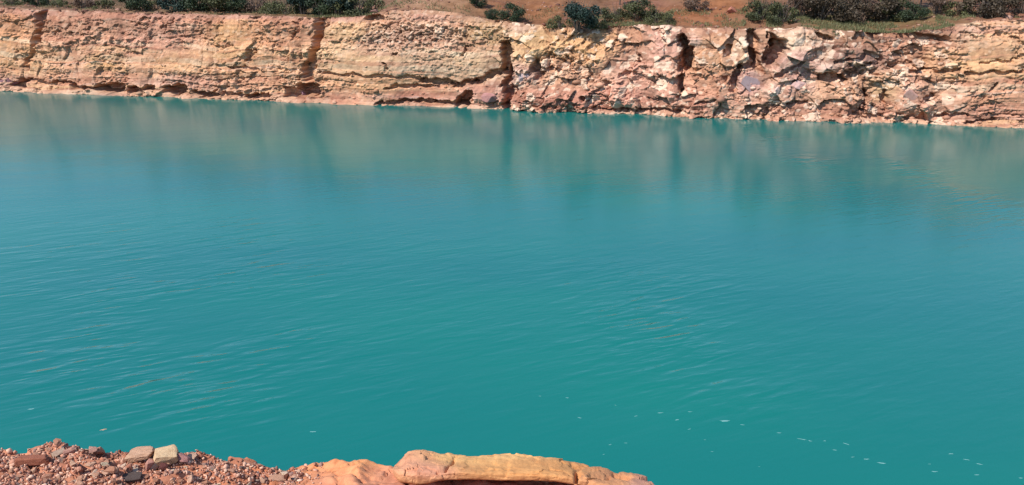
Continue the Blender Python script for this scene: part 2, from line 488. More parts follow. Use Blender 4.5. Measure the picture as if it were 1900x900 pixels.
k_mx = np.array([1.2, 1.2, 1.4, 2.0, 2.4, 2.5, 2.6, 2.8, 2.6, 2.6, 2.8, 2.8, 2.5, 2.5, 2.5, 2.5, 3], float)


def land_rise(u, s, v):
    v0 = np.interp(u, k_u, k_v0); sl = np.interp(u, k_u, k_sl); mx = np.interp(u, k_u, k_mx)
    g = np.maximum(v - v0, 0)
    rise = mx * (1 - np.exp(-(sl / mx) * np.sqrt(g * g + 0.0)))
    nz = 0.10 * fbm(s / 2.0, v / 1.6, 151, 4) * sstep(0, 1.5, v) + 0.05 * fbm(s / 0.4, v / 0.4, 152, 3) * sstep(0, 0.6, v) * np.exp(-v / 30) \
        + 0.5 * fbm(s / 20, v / 20, 153, 3) * sstep(6, 30, v)
    return rise + nz + 0.012 * v


def land_z(s, v):
    u = np.interp(s, s_cols, top_u)
    return np.interp(s, s_cols, ZTOP) + land_rise(u, s, v)


def land_xy(s, v):
    a, b, nx, ny = foot(s)
    z = np.interp(s, s_cols, ZTOP)
    return a + nx * (z * BATTER + v), b + ny * (z * BATTER + v)


SV, VV = np.meshgrid(sh, vrow)
UU = np.broadcast_to(U, SV.shape)
LX = FX[scol] + NX[scol] * (ZTOP[scol] * BATTER + VV) - NX[scol] * D[-1][scol] * np.exp(-VV / 0.7)
LY = FY[scol] + NY[scol] * (ZTOP[scol] * BATTER + VV) - NY[scol] * D[-1][scol] * np.exp(-VV / 0.7)
LZ = ZTOP[scol] + land_rise(UU, SV, VV)
LZ[0] = ZTOP[scol]
# interpolate skipped columns onto the lip so the two meshes meet
LU, LV = project(LX, LY, LZ)
LAND = [(0, 18, 120, 6, (150, 126, 104)), (250, 18, 200, 5, (154, 126, 106)), (450, 22, 200, 5, (150, 128, 100)), (600, 26, 90, 6, (128, 116, 84)), (660, 28, 30, 6, (126, 116, 80)),
        (700, 12, 40, 10, (160, 124, 108)), (790, 6, 60, 10, (182, 148, 122)), (860, 10, 40, 12, (164, 132, 104)), (800, 26, 50, 8, (150, 120, 94)), (920, 8, 30, 8, (158, 112, 84)),
        (1005, 18, 36, 22, (166, 118, 84)), (950, 38, 50, 6, (140, 104, 84)), (1100, 30, 60, 12, (128, 104, 84)), (1180, 36, 40, 8, (150, 110, 84)), (1190, 6, 40, 8, (158, 114, 96)),
        (1290, 30, 80, 14, (166, 114, 82)), (1340, 6, 30, 12, (172, 118, 80)), (1400, 36, 40, 10, (150, 116, 94)), (1460, 40, 40, 6, (156, 124, 108)), (1520, 34, 50, 8, (136, 122, 94)),
        (1600, 36, 80, 12, (122, 112, 76)), (1700, 30, 70, 10, (126, 112, 82)), (1780, 28, 40, 8, (144, 118, 96)), (1870, 28, 50, 10, (170, 124, 104)), (1560, 8, 70, 10, (110, 84, 74)),
        (1700, 8, 60, 8, (120, 96, 80)), (1850, 8, 60, 8, (130, 90, 78)), (300, 4, 300, 8, (104, 92, 72)), (600, 6, 80, 12, (96, 92, 66))]
lw = 6 * fbm(SV / 1.0, VV / 0.8, 161, 4)
ltint = tint_field(LU + 2 * lw, LV + 0.6 * lw, (146, 112, 86), LAND)
edge = np.exp(-VV / 0.12)[..., None]
ltint = ltint * np.array([0.74, 0.66, 0.60]) * (1 - edge) + tint[-1][scol][None] * edge

lm = NT("dry_earth")
o_ = lm.obj()
att = lm.n("ShaderNodeAttribute", attribute_name="tint").outputs["Color"]
n1, n2 = lm.noise(o_, 1.1, 6, 0.65), lm.noise(o_, 8.0, 5, 0.7)
c = lm.mix(lm.rng(n1, 0.42, 0.62, 0, 0.85), att, lm.mix(1.0, att, (0.66, 0.60, 0.54), "MULTIPLY"))
c = lm.mix(lm.rng(n2, 0.55, 0.72, 0, 0.5), c, lm.mix(1.0, c, (0.6, 0.58, 0.5), "MULTIPLY"))
c = lm.mix(lm.rng(n2, 0.42, 0.28, 0, 0.4), c, lm.mix(1.0, c, (1.35, 1.3, 1.25), "MULTIPLY"))
lm.l(c, lm.b.inputs["Base Color"])
lm.b.inputs["Roughness"].default_value = 0.95
lm.b.inputs["Specular IOR Level"].default_value = 0.15
lm.bump(lm.noise(o_, 5.0, 6, 0.7), 0.6, 0.08)
me = mesh_np("hillside", np.stack([LX, LY, LZ], -1).reshape(-1, 3), grid_faces(*LZ.shape), lm.m, smooth=True)
set_color(me, "tint", ltint.reshape(-1, 3))
hillside = tag(link("hillside", me), "bare orange and brown earth slope rising behind the cliff edge", "hillside", kind="structure")

# ------------------------------------------------------------------ water
wm = NT("turquoise_quarry_water")
o_ = wm.obj()
rip = wm.n("ShaderNodeAttribute", attribute_name="ripple").outputs["Fac"]
cloudy = wm.noise(wm.mapping(o_, (0.05, 0.09, 1)), 1.0, 3, 0.5)
wc = wm.mix(wm.rng(cloudy, 0.32, 0.68), (0.004, 0.132, 0.130), (0.006, 0.164, 0.134))
def waves(across, along, deg, detail, dist):
    """height noise stretched along a wave crest that runs at deg to the x axis"""
    nd = wm.n("ShaderNodeMapping", vector_type="TEXTURE")
    nd.inputs["Rotation"].default_value = (0, 0, math.radians(deg))
    nd.inputs["Scale"].default_value = (along, across, 1)
    wm.l(o_, nd.inputs["Vector"])
    return wm.noise(nd.outputs[0], 1.0, detail, 0.5, dist)


w1 = waves(0.42, 1.5, 30, 1.0, 0.5)
w2 = waves(0.26, 1.1, 19, 1.0, 0.35)
w3 = waves(0.12, 0.3, 26, 2.0, 0.2)
w0 = waves(1.6, 4.5, 14, 2.0, 0.2)
hr = wm.math("ADD", w1, wm.math("MULTIPLY", w2, 0.55))
hr = wm.math("MULTIPLY", hr, rip)
calm = wm.math("ADD", wm.math("MULTIPLY", w3, wm.math("ADD", wm.math("MULTIPLY", rip, 0.08), 0.035)), wm.math("MULTIPLY", w0, 0.16))


def wbump(h, dist):
    bn = wm.n("ShaderNodeBump")
    bn.inputs["Strength"].default_value = 1.0
    bn.inputs["Distance"].default_value = dist
    wm.l(h, bn.inputs["Height"])
    return bn.outputs[0]


n_surf = wbump(wm.math("ADD", hr, wm.math("MULTIPLY", calm, 1.3)), 0.068)
dif = wm.n("ShaderNodeBsdfDiffuse")          # light scattered back by the cloudy water body
wm.l(wc, dif.inputs["Color"])
glo = wm.n("ShaderNodeBsdfGlossy")           # reflection off the rippled surface
wm.l(wm.n("ShaderNodeAttribute", attribute_name="chop").outputs["Fac"], glo.inputs["Roughness"])
wm.l(n_surf, glo.inputs["Normal"])
fre = wm.n("ShaderNodeFresnel")
fre.inputs["IOR"].default_value = 1.42
wm.l(n_surf, fre.inputs["Normal"])
mx = wm.n("ShaderNodeMixShader")
wm.l(fre.outputs[0], mx.inputs[0]); wm.l(dif.outputs[0], mx.inputs[1]); wm.l(glo.outputs[0], mx.inputs[2])
wm.l(mx.outputs[0], wm.t.nodes["Material Output"].inputs["Surface"])
gx = np.concatenate([np.linspace(-600, -62, 30), np.linspace(-60, 60, 241), np.linspace(62, 600, 30)])
gy = np.concatenate([np.linspace(-60, 5, 10), np.linspace(6, 80, 149), np.linspace(84, 400, 12)])
GX, GY = np.meshgrid(gx, gy)
WPX, WPY = project(GX, np.maximum(GY, 6.0), 0 * GX)
PATCH = [(330, 680, 340, 95, 1.0), (80, 620, 280, 110, 0.8), (420, 740, 170, 60, 1.0), (1230, 650, 190, 105, 0.8), (1180, 540, 170, 70, 0.5), (1330, 740, 260, 55, 0.85),
         (560, 520, 260, 60, 0.35), (1480, 800, 260, 60, 0.3), (700, 700, 160, 60, 0.4), (1470, 280, 40, 45, 0.6), (1755, 340, 50, 80, 0.6), (955, 265, 25, 40, 0.3), (300, 470, 300, 60, 0.25), (900, 640, 140, 60, 0.3)]
PCEN = []
rp = np.zeros(GX.shape)
for cx, cy, rx, ry, a in PATCH:
    x0, y0 = at_z(cx, cy)
    xr = abs(at_z(cx + rx, cy)[0] - x0)
    yr = 0.5 * abs(at_z(cx, cy - ry)[1] - at_z(cx, cy + ry)[1])
    rp = np.maximum(rp, a * np.exp(-(((GX - x0) / xr) ** 2 + ((GY - y0) / yr) ** 2) * 0.9))
rp *= np.clip(0.65 + 0.7 * fbm(GX / 3.0 + GY / 7.0, GY / 2.5, 171, 3), 0.1, 1.3)
rp = rp * 1.05 + 0.14 * sstep(12, 16, GY) * (1 - sstep(24, 40, GY)) + 0.01
me = mesh_np("lake_water", np.stack([GX, GY, 0 * GX], -1).reshape(-1, 3), grid_faces(*GX.shape), wm.m)
set_float(me, "ripple", rp)
set_float(me, "chop", 0.05 + 0.13 * sstep(17, 31, GY + 0.3 * GX + 3 * fbm(GX / 9, GY / 9, 173, 3)) * (1 - 0.25 * np.clip(rp, 0, 1)))
water = tag(link("lake_water", me), "still opaque turquoise quarry lake with patches of fine ripples", "water", kind="structure")

# ------------------------------------------------------------------ near bank
ed_px = np.array([-900, -300, 0, 60, 115, 180, 215, 240, 300, 330, 360, 410, 455, 500, 530, 560, 600, 640, 680, 700, 735, 760, 800, 1000, 1140, 1212, 1260, 1400, 1900], float)
ed_py = np.array([870, 850, 845, 838, 834, 836, 836, 834, 834, 838, 846, 852, 858, 869, 876, 870, 860, 854, 850, 854, 858, 860, 864, 868, 888, 906, 930, 980, 1040], float)
YE = 3.2
ex, ez = at_y(ed_px, ed_py, YE)
gx = np.concatenate([-np.geomspace(60, 2.75, 40), np.arange(-2.7, 1.0, 0.009), np.geomspace(1.02, 60, 40)])
gy = np.concatenate([-np.geomspace(60, 0.4, 20), np.linspace(0, 2.6, 22)[1:], np.arange(2.62, 3.36, 0.009), np.linspace(3.38, 4.2, 20), [4.6, 5.2, 6.0]])
BX, BY = np.meshgrid(gx, gy)


def bank_z(x, y):
    e = np.interp(x, ex, ez)
    px = W_PX / 2 + F_PX * x / (YE * cp + 2.0 * sp)
    wob = 0.05 * fbm(x / 0.3, 0 * x, 181, 4)
    t = y - (YE + wob)
    slope = np.where(px < 560, 0.10, 0.16)
    z = e + slope * np.clip(-t, 0, 6) + 0.03 * np.clip(-t - 6, 0, 60)
    rub = 1 - sstep(500, 580, px)
    b, eg, _c = blocks(x / 0.11 + 0.3 * fbm(x / 0.1, y / 0.1, 191, 2), y / 0.08, 192, 0.9)
    nz = 0.016 * b * (0.35 + 0.65 * rub) + 0.02 * fbm(x / 0.12, y / 0.1, 193, 4) - 0.022 * np.exp(-(eg / 0.05) ** 2) * (1 - rub)
    nz = nz * np.exp(-np.maximum(-t - 1.2, 0) * 0.5) + 0.05 * fbm(x / 0.9, y / 0.9, 194, 3) * sstep(0.3, 1.5, -t)
    # hollow under the orange ledge
    hol = -0.035 * sstep(775, 850, px) * (1 - sstep(1080, 1150, px)) * sstep(0.30, 0.22, np.abs(t + 0.08))
    fall = np.where(t > 0, -(t * 1.0 + 4.0 * np.maximum(t - 0.04, 0) + 0.8 * np.maximum(t - 0.2, 0)), 0.0)
    z = z + nz + hol + fall - 0.15 * np.exp(-(t / 0.02) ** 2) * 0
    return np.maximum(z, -1.0)


BZ = bank_z(BX, BY)
btab = [(100, 860, 300, 50, (180, 124, 98)), (350, 870, 150, 40, (180, 120, 92)), (480, 880, 70, 30, (200, 130, 92)), (600, 870, 70, 24, (232, 156, 100)), (660, 880, 60, 20, (226, 152, 104)), (680, 855, 40, 10, (228, 164, 108)),
        (640, 895, 90, 20, (206, 144, 114)), (720, 890, 60, 20, (202, 144, 118)), (900, 900, 200, 20, (170, 112, 84)), (30, 842, 60, 8, (224, 164, 130)), (1190, 900, 60, 20, (214, 160, 140))]
bpx, bpy_ = project(BX, np.maximum(BY, 2.0), BZ)
bw = 10 * fbm(BX / 0.12, BY / 0.12, 195, 3)
bt = tint_field(bpx + bw, bpy_ + bw, (196, 138, 108), btab) * ALB * np.array([1.18, 1.12, 1.0])
bank_mat = rock_material("sandy_bank_rock", 9.0, 0.45, 0.006)
me = mesh_np("bank", np.stack([BX, BY, BZ], -1).reshape(-1, 3), grid_faces(*BZ.shape), bank_mat, smooth=True)
set_color(me, "tint", bt.reshape(-1, 3))
tag(link("bank", me), "stony orange bank in front dropping to the lake", "ground", kind="structure")

# orange sandstone ledge lying on the bank
lt_px = np.array([728, 742, 756, 768, 785, 802, 820, 850, 900, 950, 1000, 1030, 1060, 1100, 1140, 1170, 1195, 1206, 1214], float)
lt_py = np.array([868, 852, 838, 834, 833, 836, 839, 843, 845, 844, 845, 849, 857, 866, 872, 878, 885, 890, 899], float)
lb_py = np.array([870, 874, 870, 870, 870, 870, 870, 870, 871, 872, 873, 875, 880, 886, 898, 902, 904, 904, 902], float)
NU, NV = 420, 170
uu = np.linspace(0, 1, NU)
lp = np.interp(uu, np.linspace(0, 1, len(lt_px)), lt_px)
tpy = np.interp(lp, lt_px, lt_py); bpy2 = np.interp(lp, lt_px, lb_py)
fxx, fzz = at_y(lp, tpy, 3.24)       # far rim
nxx, nzz = at_y(lp, bpy2, 3.02)      # near rim
endp = np.sqrt(np.clip(1 - np.abs(2 * uu - 1) ** 14, 1e-4, 1))
th = (0.027 + 0.018 * np.exp(-((lp - 775) / 40) ** 2)) * endp
cy_, cz_ = 3.13, 0.5 * (fzz + nzz) - th * 0.98
cx_ = 0.5 * (fxx + nxx)
ang = np.linspace(0, 2 * np.pi, NV, endpoint=False)
A, UI = np.meshgrid(ang, np.arange(NU), indexing="ij")
A = A.T; UI = UI.T if UI.shape != A.shape else UI
ca, sa = np.cos(A), np.sin(A)
sq = lambda c: np.sign(c) * np.abs(c) ** 0.55
hw = 0.125 * endp
ridge = 0.5 * (fzz - nzz) * endp
PXs = np.repeat(cx_[:, None], NV, 1) + ((fxx - nxx) * endp)[:, None] * 0.5 * sq(ca)
PYs = cy_ + hw[:, None] * sq(ca)
PZs = cz_[:, None] + th[:, None] * sq(sa) + ridge[:, None] * sq(ca)
nzv = 0.004 * fbm(PXs / 0.10, PYs / 0.10 + PZs / 0.05, 201, 4) + 0.0045 * blocks(PXs / 0.10 + 0.2 * fbm(PXs / 0.06, PYs / 0.06, 206, 3), PYs / 0.06 + PZs / 0.06, 202, 1.3)[0] \
    + 0.0010 * blocks(PXs / 0.04, PYs / 0.03 + PZs / 0.03, 207, 1.3)[0] + 0.0012 * fbm(PXs / 0.02, PYs / 0.015 + PZs / 0.015, 208, 3)
crk = np.zeros_like(nzv)
for (x0, y0, x1, y1, w, dpt) in [(842, 852, 828, 872, 3, 0.02), (828, 872, 812, 876, 3, 0.014), (1072, 876, 1068, 892, 4, 0.05), (1058, 862, 1078, 868, 3, 0.014), (900, 872, 945, 868, 2, 0.006), (1095, 882, 1130, 884, 3, 0.02), (1140, 878, 1165, 886, 4, 0.02), (812, 838, 830, 842, 2, .008)]:
    qx, qy = project(PXs, PYs, PZs)
    qx = qx + 3 * fbm(PXs / 0.03, PYs / 0.03, 203, 3)
    ax, ay = x1 - x0, y1 - y0
    t = np.clip(((qx - x0) * ax + (qy - y0) * ay) / (ax * ax + ay * ay), 0, 1)
    crk += dpt * np.exp(-(np.hypot(qx - x0 - t * ax, qy - y0 - t * ay) / w) ** 2) * (sa > -0.2)
nzv = nzv * endp[:, None]
PZs = PZs + (nzv - crk) * np.where(sa > -0.3, 1, 0.8)
PYs = PYs + nzv * 0.8 * ca
idx = np.arange(NU * NV).reshape(NU, NV)
nxt = np.roll(idx, -1, axis=1)
fc = np.stack([idx[:-1], nxt[:-1], nxt[1:], idx[1:]], -1).reshape(-1, 4)
me = mesh_np("sandstone_ledge", np.stack([PXs, PYs, PZs], -1).reshape(-1, 3), fc[:, ::-1], rock_material("orange_sandstone", 8.0, 0.7, 0.006), smooth=True)
bm = bmesh.new(); bm.from_mesh(me)
for e_ in ([v for v in bm.verts if v.index < NV], [v for v in bm.verts if v.index >= (NU - 1) * NV]):
    try: bm.faces.new(e_)
    except ValueError: pass
bmesh.ops.recalc_face_normals(bm, faces=bm.faces)
bm.to_mesh(me); bm.free()
stab = [(770, 850, 40, 22, (222, 156, 118)), (800, 872, 40, 12, (206, 146, 118)), (860, 850, 60, 14, (234, 178, 110)), (960, 865, 100, 20, (228, 166, 98)), (1040, 870, 50, 20, (222, 156, 92)),
        (1120, 882, 40, 16, (212, 148, 100)), (1195, 893, 20, 12, (218, 158, 128)), (790, 836, 30, 6, (236, 180, 120)), (930, 846, 120, 5, (236, 188, 120))]
qx, qy = project(PXs, PYs, PZs)
st = tint_field(qx + 8 * fbm(PXs / 0.1, PYs / 0.1, 204, 3), qy, (216, 156, 104), stab) * ALB
set_color(me, "tint", st.reshape(-1, 3))
tag(link("sandstone_ledge", me), "long flat orange sandstone ledge overhanging the lake at the bottom edge", "rock ledge")

# ------------------------------------------------------------------ stones
def stone_mesh(name, seed, flat=0.7, npts=16, mat=None, bev=0.06):
    r = random.Random(seed)
    bm = bmesh.new()
    for i in range(npts):
        v = Vector((r.gauss(0, 1), r.gauss(0, 1), r.gauss(0, 1))).normalized() * r.uniform(0.8, 1.05)
        bm.verts.new((v.x, v.y * r.uniform(0.7, 1), v.z * flat))
    ret = bmesh.ops.convex_hull(bm, input=bm.verts)
    junk = [g for g in ret["geom_interior"] if isinstance(g, bmesh.types.BMVert)]
    bmesh.ops.delete(bm, geom=junk, context="VERTS")
    bmesh.ops.dissolve_limit(bm, angle_limit=math.radians(18), verts=bm.verts, edges=bm.edges)
    bmesh.ops.bevel(bm, geom=list(bm.edges), offset=bev, segments=2, profile=0.6, affect="EDGES", clamp_overlap=True)
    bmesh.ops.triangulate(bm, faces=bm.faces)
    bmesh.ops.subdivide_edges(bm, edges=bm.edges, cuts=1, use_grid_fill=True)
    for v in bm.verts:
        p = v.co
        k = 0.035 * math.sin(p.x * 5 + seed) * math.sin(p.y * 6 - seed) + 0.02 * math.sin(p.z * 13 + p.x * 9)
        v.co += p.normalized() * k
    bmesh.ops.recalc_face_normals(bm, faces=bm.faces)
    me = bpy.data.meshes.new(name)
    bm.to_mesh(me); bm.free()
    if mat: me.materials.append(mat)
    return me


def stone_material(name, stops, scale=3.0):
    m = NT(name)
    r = m.n("ShaderNodeObjectInfo").outputs["Random"]
    cr = m.n("ShaderNodeValToRGB")
    cr.color_ramp.interpolation = "LINEAR"
    el = cr.color_ramp.elements
    while len(el) < len(stops): el.new(0.5)
    for i, (p, c) in enumerate(stops):
        el[i].position = p
        el[i].color = tuple(np.clip(lin(c) * ALB * np.array([0.95, 0.90, 0.82]), 0, 0.85)) + (1,)
    m.l(r, cr.inputs[0])
    o = m.obj()
    n1, n2 = m.noise(o, scale, 5, 0.65), m.noise(o, scale * 4, 4, 0.7)
    c = m.mix(m.rng(n1, 0.45, 0.7, 0, 0.6), cr.outputs[0], m.mix(1.0, cr.outputs[0], (0.66, 0.56, 0.5), "MULTIPLY"))
    c = m.mix(m.rng(n2, 0.45, 0.3, 0, 0.5), c, m.mix(1.0, c, (1.25, 1.25, 1.22), "MULTIPLY"))
    m.l(c, m.b.inputs["Base Color"])
    m.b.inputs["Roughness"].default_value = 0.9
    m.b.inputs["Specular IOR Level"].default_value = 0.2
    m.bump(n2, 0.5, 0.04)
    return m.m


smat = stone_material("broken_stone", [(0.0, (150, 98, 78)), (0.2, (204, 150, 120)), (0.45, (224, 176, 144)), (0.65, (190, 132, 102)), (0.85, (238, 206, 174)), (1.0, (140, 110, 96))])
protos = [stone_mesh("stone", 40 + i, random.Random(i).uniform(0.45, 0.8), random.Random(i + 9).choice([10, 13, 16]), smat) for i in range(9)]


def put_stone(x, y, z, size, rot, name="stone", me=None, scl=(1, 1, 1)):
    o = bpy.data.objects.new(name, me or random.choice(protos))
    COL.objects.link(o)
    o.location = (x, y, z)
    o.scale = tuple(size * k for k in scl)
    o.rotation_euler = rot
    return o


rs = random.Random(5)
SG = "loose broken stones on the near bank"
placed = []
tries = 0
while len(placed) < 230 and tries < 6000:
    tries += 1
    px = rs.triangular(-20, 560, 200) if rs.random() < 0.75 else rs.uniform(-20, 560)
    Yd = rs.uniform(2.86, 3.2)
    x = (px - W_PX / 2) / F_PX * (Yd * cp + 2.05 * sp)
    heap = math.exp(-((px - 180) / 130) ** 2)
    size = rs.lognormvariate(math.log(0.020), 0.45)
    size = min(size, 0.045) * (0.8 + 0.35 * heap)
    if Yd + size > 3.22 - 0.02: continue
    bad = False
    lift = 0.0
    for (qx, qy, qz, qs) in placed:
        d = math.hypot(x - qx, Yd - qy)
        if d < (size + qs) * 0.72:
            if rs.random() < 0.25 * heap and d > 0.3 * (size + qs): lift = max(lift, qs * 0.9)
            else: bad = True; break
    if bad: continue
    zz = bank_z(np.array([x, x]), np.array([Yd, Yd + size * 0.8]))
    if zz[1] < zz[0] - 0.4 * size: continue
    z = float(zz[0]) + size * 0.25 + lift
    placed.append((x, Yd, z, size))
    o = put_stone(x, Yd, z, size, (rs.uniform(-0.35, 0.35), rs.uniform(-0.35, 0.35), rs.uniform(0, 6.28)), scl=(rs.uniform(0.8, 1.35), rs.uniform(0.75, 1.1), rs.uniform(0.7, 1.1)))
    tag(o, "small angular pinkish brown stone among the loose rubble on the near bank", "stone", SG)


def slab_stone(name, seed, mat):
    """a broken blocky slab: box corners knocked about, edges chipped"""
    r = random.Random(seed)
    bm = bmesh.new()
    for sx in (-1, 1):
        for sy in (-1, 1):
            for sz in (-1, 1):
                for k in range(3):
                    bm.verts.new((sx * r.uniform(0.35, 1), sy * r.uniform(0.35, 1), sz * r.uniform(0.35, 1)))
    ret = bmesh.ops.convex_hull(bm, input=bm.verts)
    bmesh.ops.delete(bm, geom=[g for g in ret["geom_interior"] if isinstance(g, bmesh.types.BMVert)], context="VERTS")
    bmesh.ops.bevel(bm, geom=list(bm.edges), offset=0.05, segments=2, profile=0.6, affect="EDGES", clamp_overlap=True)
    bmesh.ops.triangulate(bm, faces=bm.faces)
    bmesh.ops.subdivide_edges(bm, edges=bm.edges, cuts=2, use_grid_fill=True)
    for v in bm.verts:
        v.co += v.co.normalized() * (0.05 * math.sin(v.co.x * 6 + seed) * math.sin(v.co.y * 7) + 0.03 * math.sin(v.co.z * 15 + v.co.x * 11 + seed))
    bmesh.ops.recalc_face_normals(bm, faces=bm.faces)
    me = bpy.data.meshes.new(name); bm.to_mesh(me); bm.free()
    me.materials.append(mat)
    return me


def solid_mat(name, rgb, scale=3.0):
    return stone_material(name, [(0.0, rgb), (1.0, rgb)], scale)


def special(px, py, Yd, size, rgb, label, scl, rot, seed, name="rock"):
    m = solid_mat(name + "_stone", rgb)
    x, z = at_y(px, py, Yd)
    o = put_stone(float(x), Yd, float(z), size, rot, name, slab_stone(name, seed, m) if seed in (71, 72, 75, 77) else stone_mesh(name, seed, 0.7, 14, m, 0.08), scl)
    tag(o, label, "rock", SG)


special(308, 846, 3.085, 0.058, (236, 198, 152), "pale yellow blocky rock at the crest of the near rubble heap", (1.0, 0.8, 0.5), (0.12, 0.10, 0.25), 71)
special(262, 842, 3.10, 0.055, (216, 170, 136), "pale pink flat slab touching the left of the yellow rock", (1.15, 0.7, 0.32), (0.1, -0.16, 0.1), 72)
special(302, 866, 3.02, 0.036, (112, 66, 58), "dark maroon angular rock just below the yellow rock", (1.1, 0.7, 0.9), (0.4, 0.5, 0.5), 73)
special(276, 862, 3.03, 0.036, (204, 146, 124), "pinkish wedge of rock left of the dark maroon rock", (1.1, 0.8, 0.9), (0.2, -0.4, 0.9), 74)
special(60, 854, 3.06, 0.040, (176, 110, 84), "long reddish brown rock with an ochre end on the left bank", (1.9, 0.6, 0.55), (0, 0.05, 0.1), 75)
special(340, 850, 3.09, 0.040, (196, 140, 128), "rose rock leaning right of the yellow rock", (1.1, 0.7, 0.7), (0.1, 0.5, 0.2), 76)
special(236, 886, 2.95, 0.034, (104, 88, 80), "flat dark grey stone in the rubble by the frame bottom", (1.7, 0.8, 0.4), (0.2, 0.1, 0.3), 77)
special(130, 836, 3.13, 0.030, (208, 154, 132), "knobbly pink rock on the left hump of the rubble", (1.1, 0.8, 0.8), (0.3, 0.1, 0.9), 78)
special(170, 835, 3.13, 0.028, (214, 162, 138), "light tan rock on the hump beside the knobbly pink one", (1.2, 0.8, 0.75), (0.6, 0.2, 0.4), 79)
special(195, 862, 3.03, 0.020, (222, 196, 160), "whitish chip of stone in the middle of the rubble", (1.1, 0.8, 0.8), (0.3, 0.5, 0.4), 80)
special(532, 884, 3.0, 0.020, (120, 70, 52), "small dark brown stone where rubble meets smooth orange rock", (0.7, 0.7, 1.2), (0.1, 0.2, 0.4), 81)

# gravel between the stones: one loose mass
ico = bmesh.new(); bmesh.ops.create_icosphere(ico, subdivisions=1, radius=1.0)
iv = np.array([v.co[:] for v in ico.verts]); ifc = np.array([[v.index for v in f.verts] for f in ico.faces]); ico.free()
NG = 8500
gpx = np.where(RNG.random(NG) < 0.8, RNG.uniform(-60, 560, NG), RNG.uniform(-60, 600, NG))
gyy = RNG.uniform(2.75, 3.22, NG)
gxx = (gpx - W_PX / 2) / F_PX * (gyy * cp + 2.05 * sp)
gs = np.clip(RNG.lognormal(math.log(0.0048), 0.5, NG), 0.0015, 0.015)
gz = bank_z(gxx, gyy) + gs * 0.3
jit = RNG.uniform(0.35, 1.35, (NG, len(iv), 1))
GV = (iv[None] * jit * RNG.uniform(0.5, 1.3, (NG, 1, 3)))
a = RNG.uniform(0, 6.28, NG)
rotx = GV[..., 0] * np.cos(a)[:, None] - GV[..., 1] * np.sin(a)[:, None]
roty = GV[..., 0] * np.sin(a)[:, None] + GV[..., 1] * np.cos(a)[:, None]
GVv = np.stack([rotx * gs[:, None] + gxx[:, None], roty * gs[:, None] + gyy[:, None], GV[..., 2] * gs[:, None] + gz[:, None]], -1).reshape(-1, 3)
GFf = (ifc[None] + (np.arange(NG) * len(iv))[:, None, None]).reshape(-1, 3)
me = mesh_np("gravel", GVv, GFf, rock_material("gravel_rock", 12.0, 0.2, 0.003), smooth=False)
pal = lin(np.array([(204, 148, 118), (178, 118, 90), (220, 172, 140), (140, 90, 70), (226, 184, 152), (156, 122, 106)]))
gc = 1.12 * pal[RNG.integers(0, len(pal), NG)] * RNG.uniform(0.8, 1.15, (NG, 1)) * ALB
set_color(me, "tint", np.repeat(gc, len(iv), 0))
tag(link("gravel", me), "fine pinkish gravel filling the gaps between near stones", "gravel", kind="stuff")

# boulders fallen at the foot of, and lodged on, the far cliff
def cliff_point(px, py):
    d = (PX - px) ** 2 + (PY - py) ** 2
    i, j = np.unravel_index(np.argmin(d), d.shape)
    return X[i, j], Y[i, j], Z[i, j], NX[j], NY[j]


FG = "boulders resting against the far cliff"
for k, (px, py, size, scl, rgb, label) in enumerate([
        (1392, 156, 0.75, (0.9, 0.6, 1.25), (162, 140, 138), "lavender grey upright boulder in the shaded cleft of the far cliff"),
        (1436, 164, 0.36, (0.8, 0.6, 1.3), (232, 198, 180), "small pale pink block right of the lavender boulder"),
        (1480, 160, 0.55, (1.1, 0.6, 1.0), (216, 176, 164), "rounded pinkish boulder below the cream outcrop"),
        (905, 180, 0.75, (1.3, 0.6, 0.75), (190, 136, 126), "mauve sloping boulder left of the dark middle cleft"),
        (975, 140, 0.6, (1.0, 0.5, 0.9), (186, 164, 160), "grey pink boulder lodged right of the middle cleft"),
        (1530, 127, 0.34, (1.2, 0.6, 0.8), (234, 216, 202), "whitish rock above the dark grey overhang"),
        (10, 152, 0.6, (1.6, 0.6, 0.75), (146, 106, 108), "purple boulder at the waterline at the far left end of the cliff"),
        (1690, 178, 0.7, (0.9, 0.5, 1.2), (212, 164, 146), "pointed pink boulder leaning on the right part of the cliff"),
        (440, 172, 0.35, (1.6, 0.7, 0.5), (206, 160, 130), "flat tan rock at the waterline left of the dark foot cave"),
        (556, 176, 0.30, (0.9, 0.7, 0.9), (168, 128, 132), "purplish rock inside the dark foot cave"),
        (1020, 196, 0.4, (1.5, 0.7, 0.5), (196, 138, 116), "reddish slab at the waterline right of the middle cleft"),
        (1350, 205, 0.36, (1.5, 0.7, 0.6), (206, 168, 146), "tan rock at the waterline below the lavender boulder"),
        (1360, 12, 0.42, (1.0, 0.8, 1.1), (196, 128, 104), "reddish rock standing on the orange slope above the cliff"),
        (690, 30, 0.35, (1.2, 0.8, 0.7), (150, 112, 98), "brown rock on the cliff lip left of the earth mound")]):
    if py < 35 and k >= 12:
        s_ = np.interp(px, top_u, s_cols)
        v_ = 4.2 if px > 1000 else 0.6
        x, y = land_xy(s_, v_); z = float(land_z(s_, v_)) + size * 0.4
        nx_, ny_ = 0, 0
    else:
        x, y, z, nx_, ny_ = cliff_point(px, py)
    m = stone_material("boulder_stone", [(0, rgb), (1, rgb)], 2.5)
    o = put_stone(x + nx_ * 0.12, y + ny_ * 0.12, z, size, (rs.uniform(-0.2, 0.2), rs.uniform(-0.2, 0.2), rs.uniform(-0.4, 0.4)), "boulder", stone_mesh("boulder", 200 + k, 0.8, 15, m, 0.07), scl)
    tag(o, label, "boulder", FG)

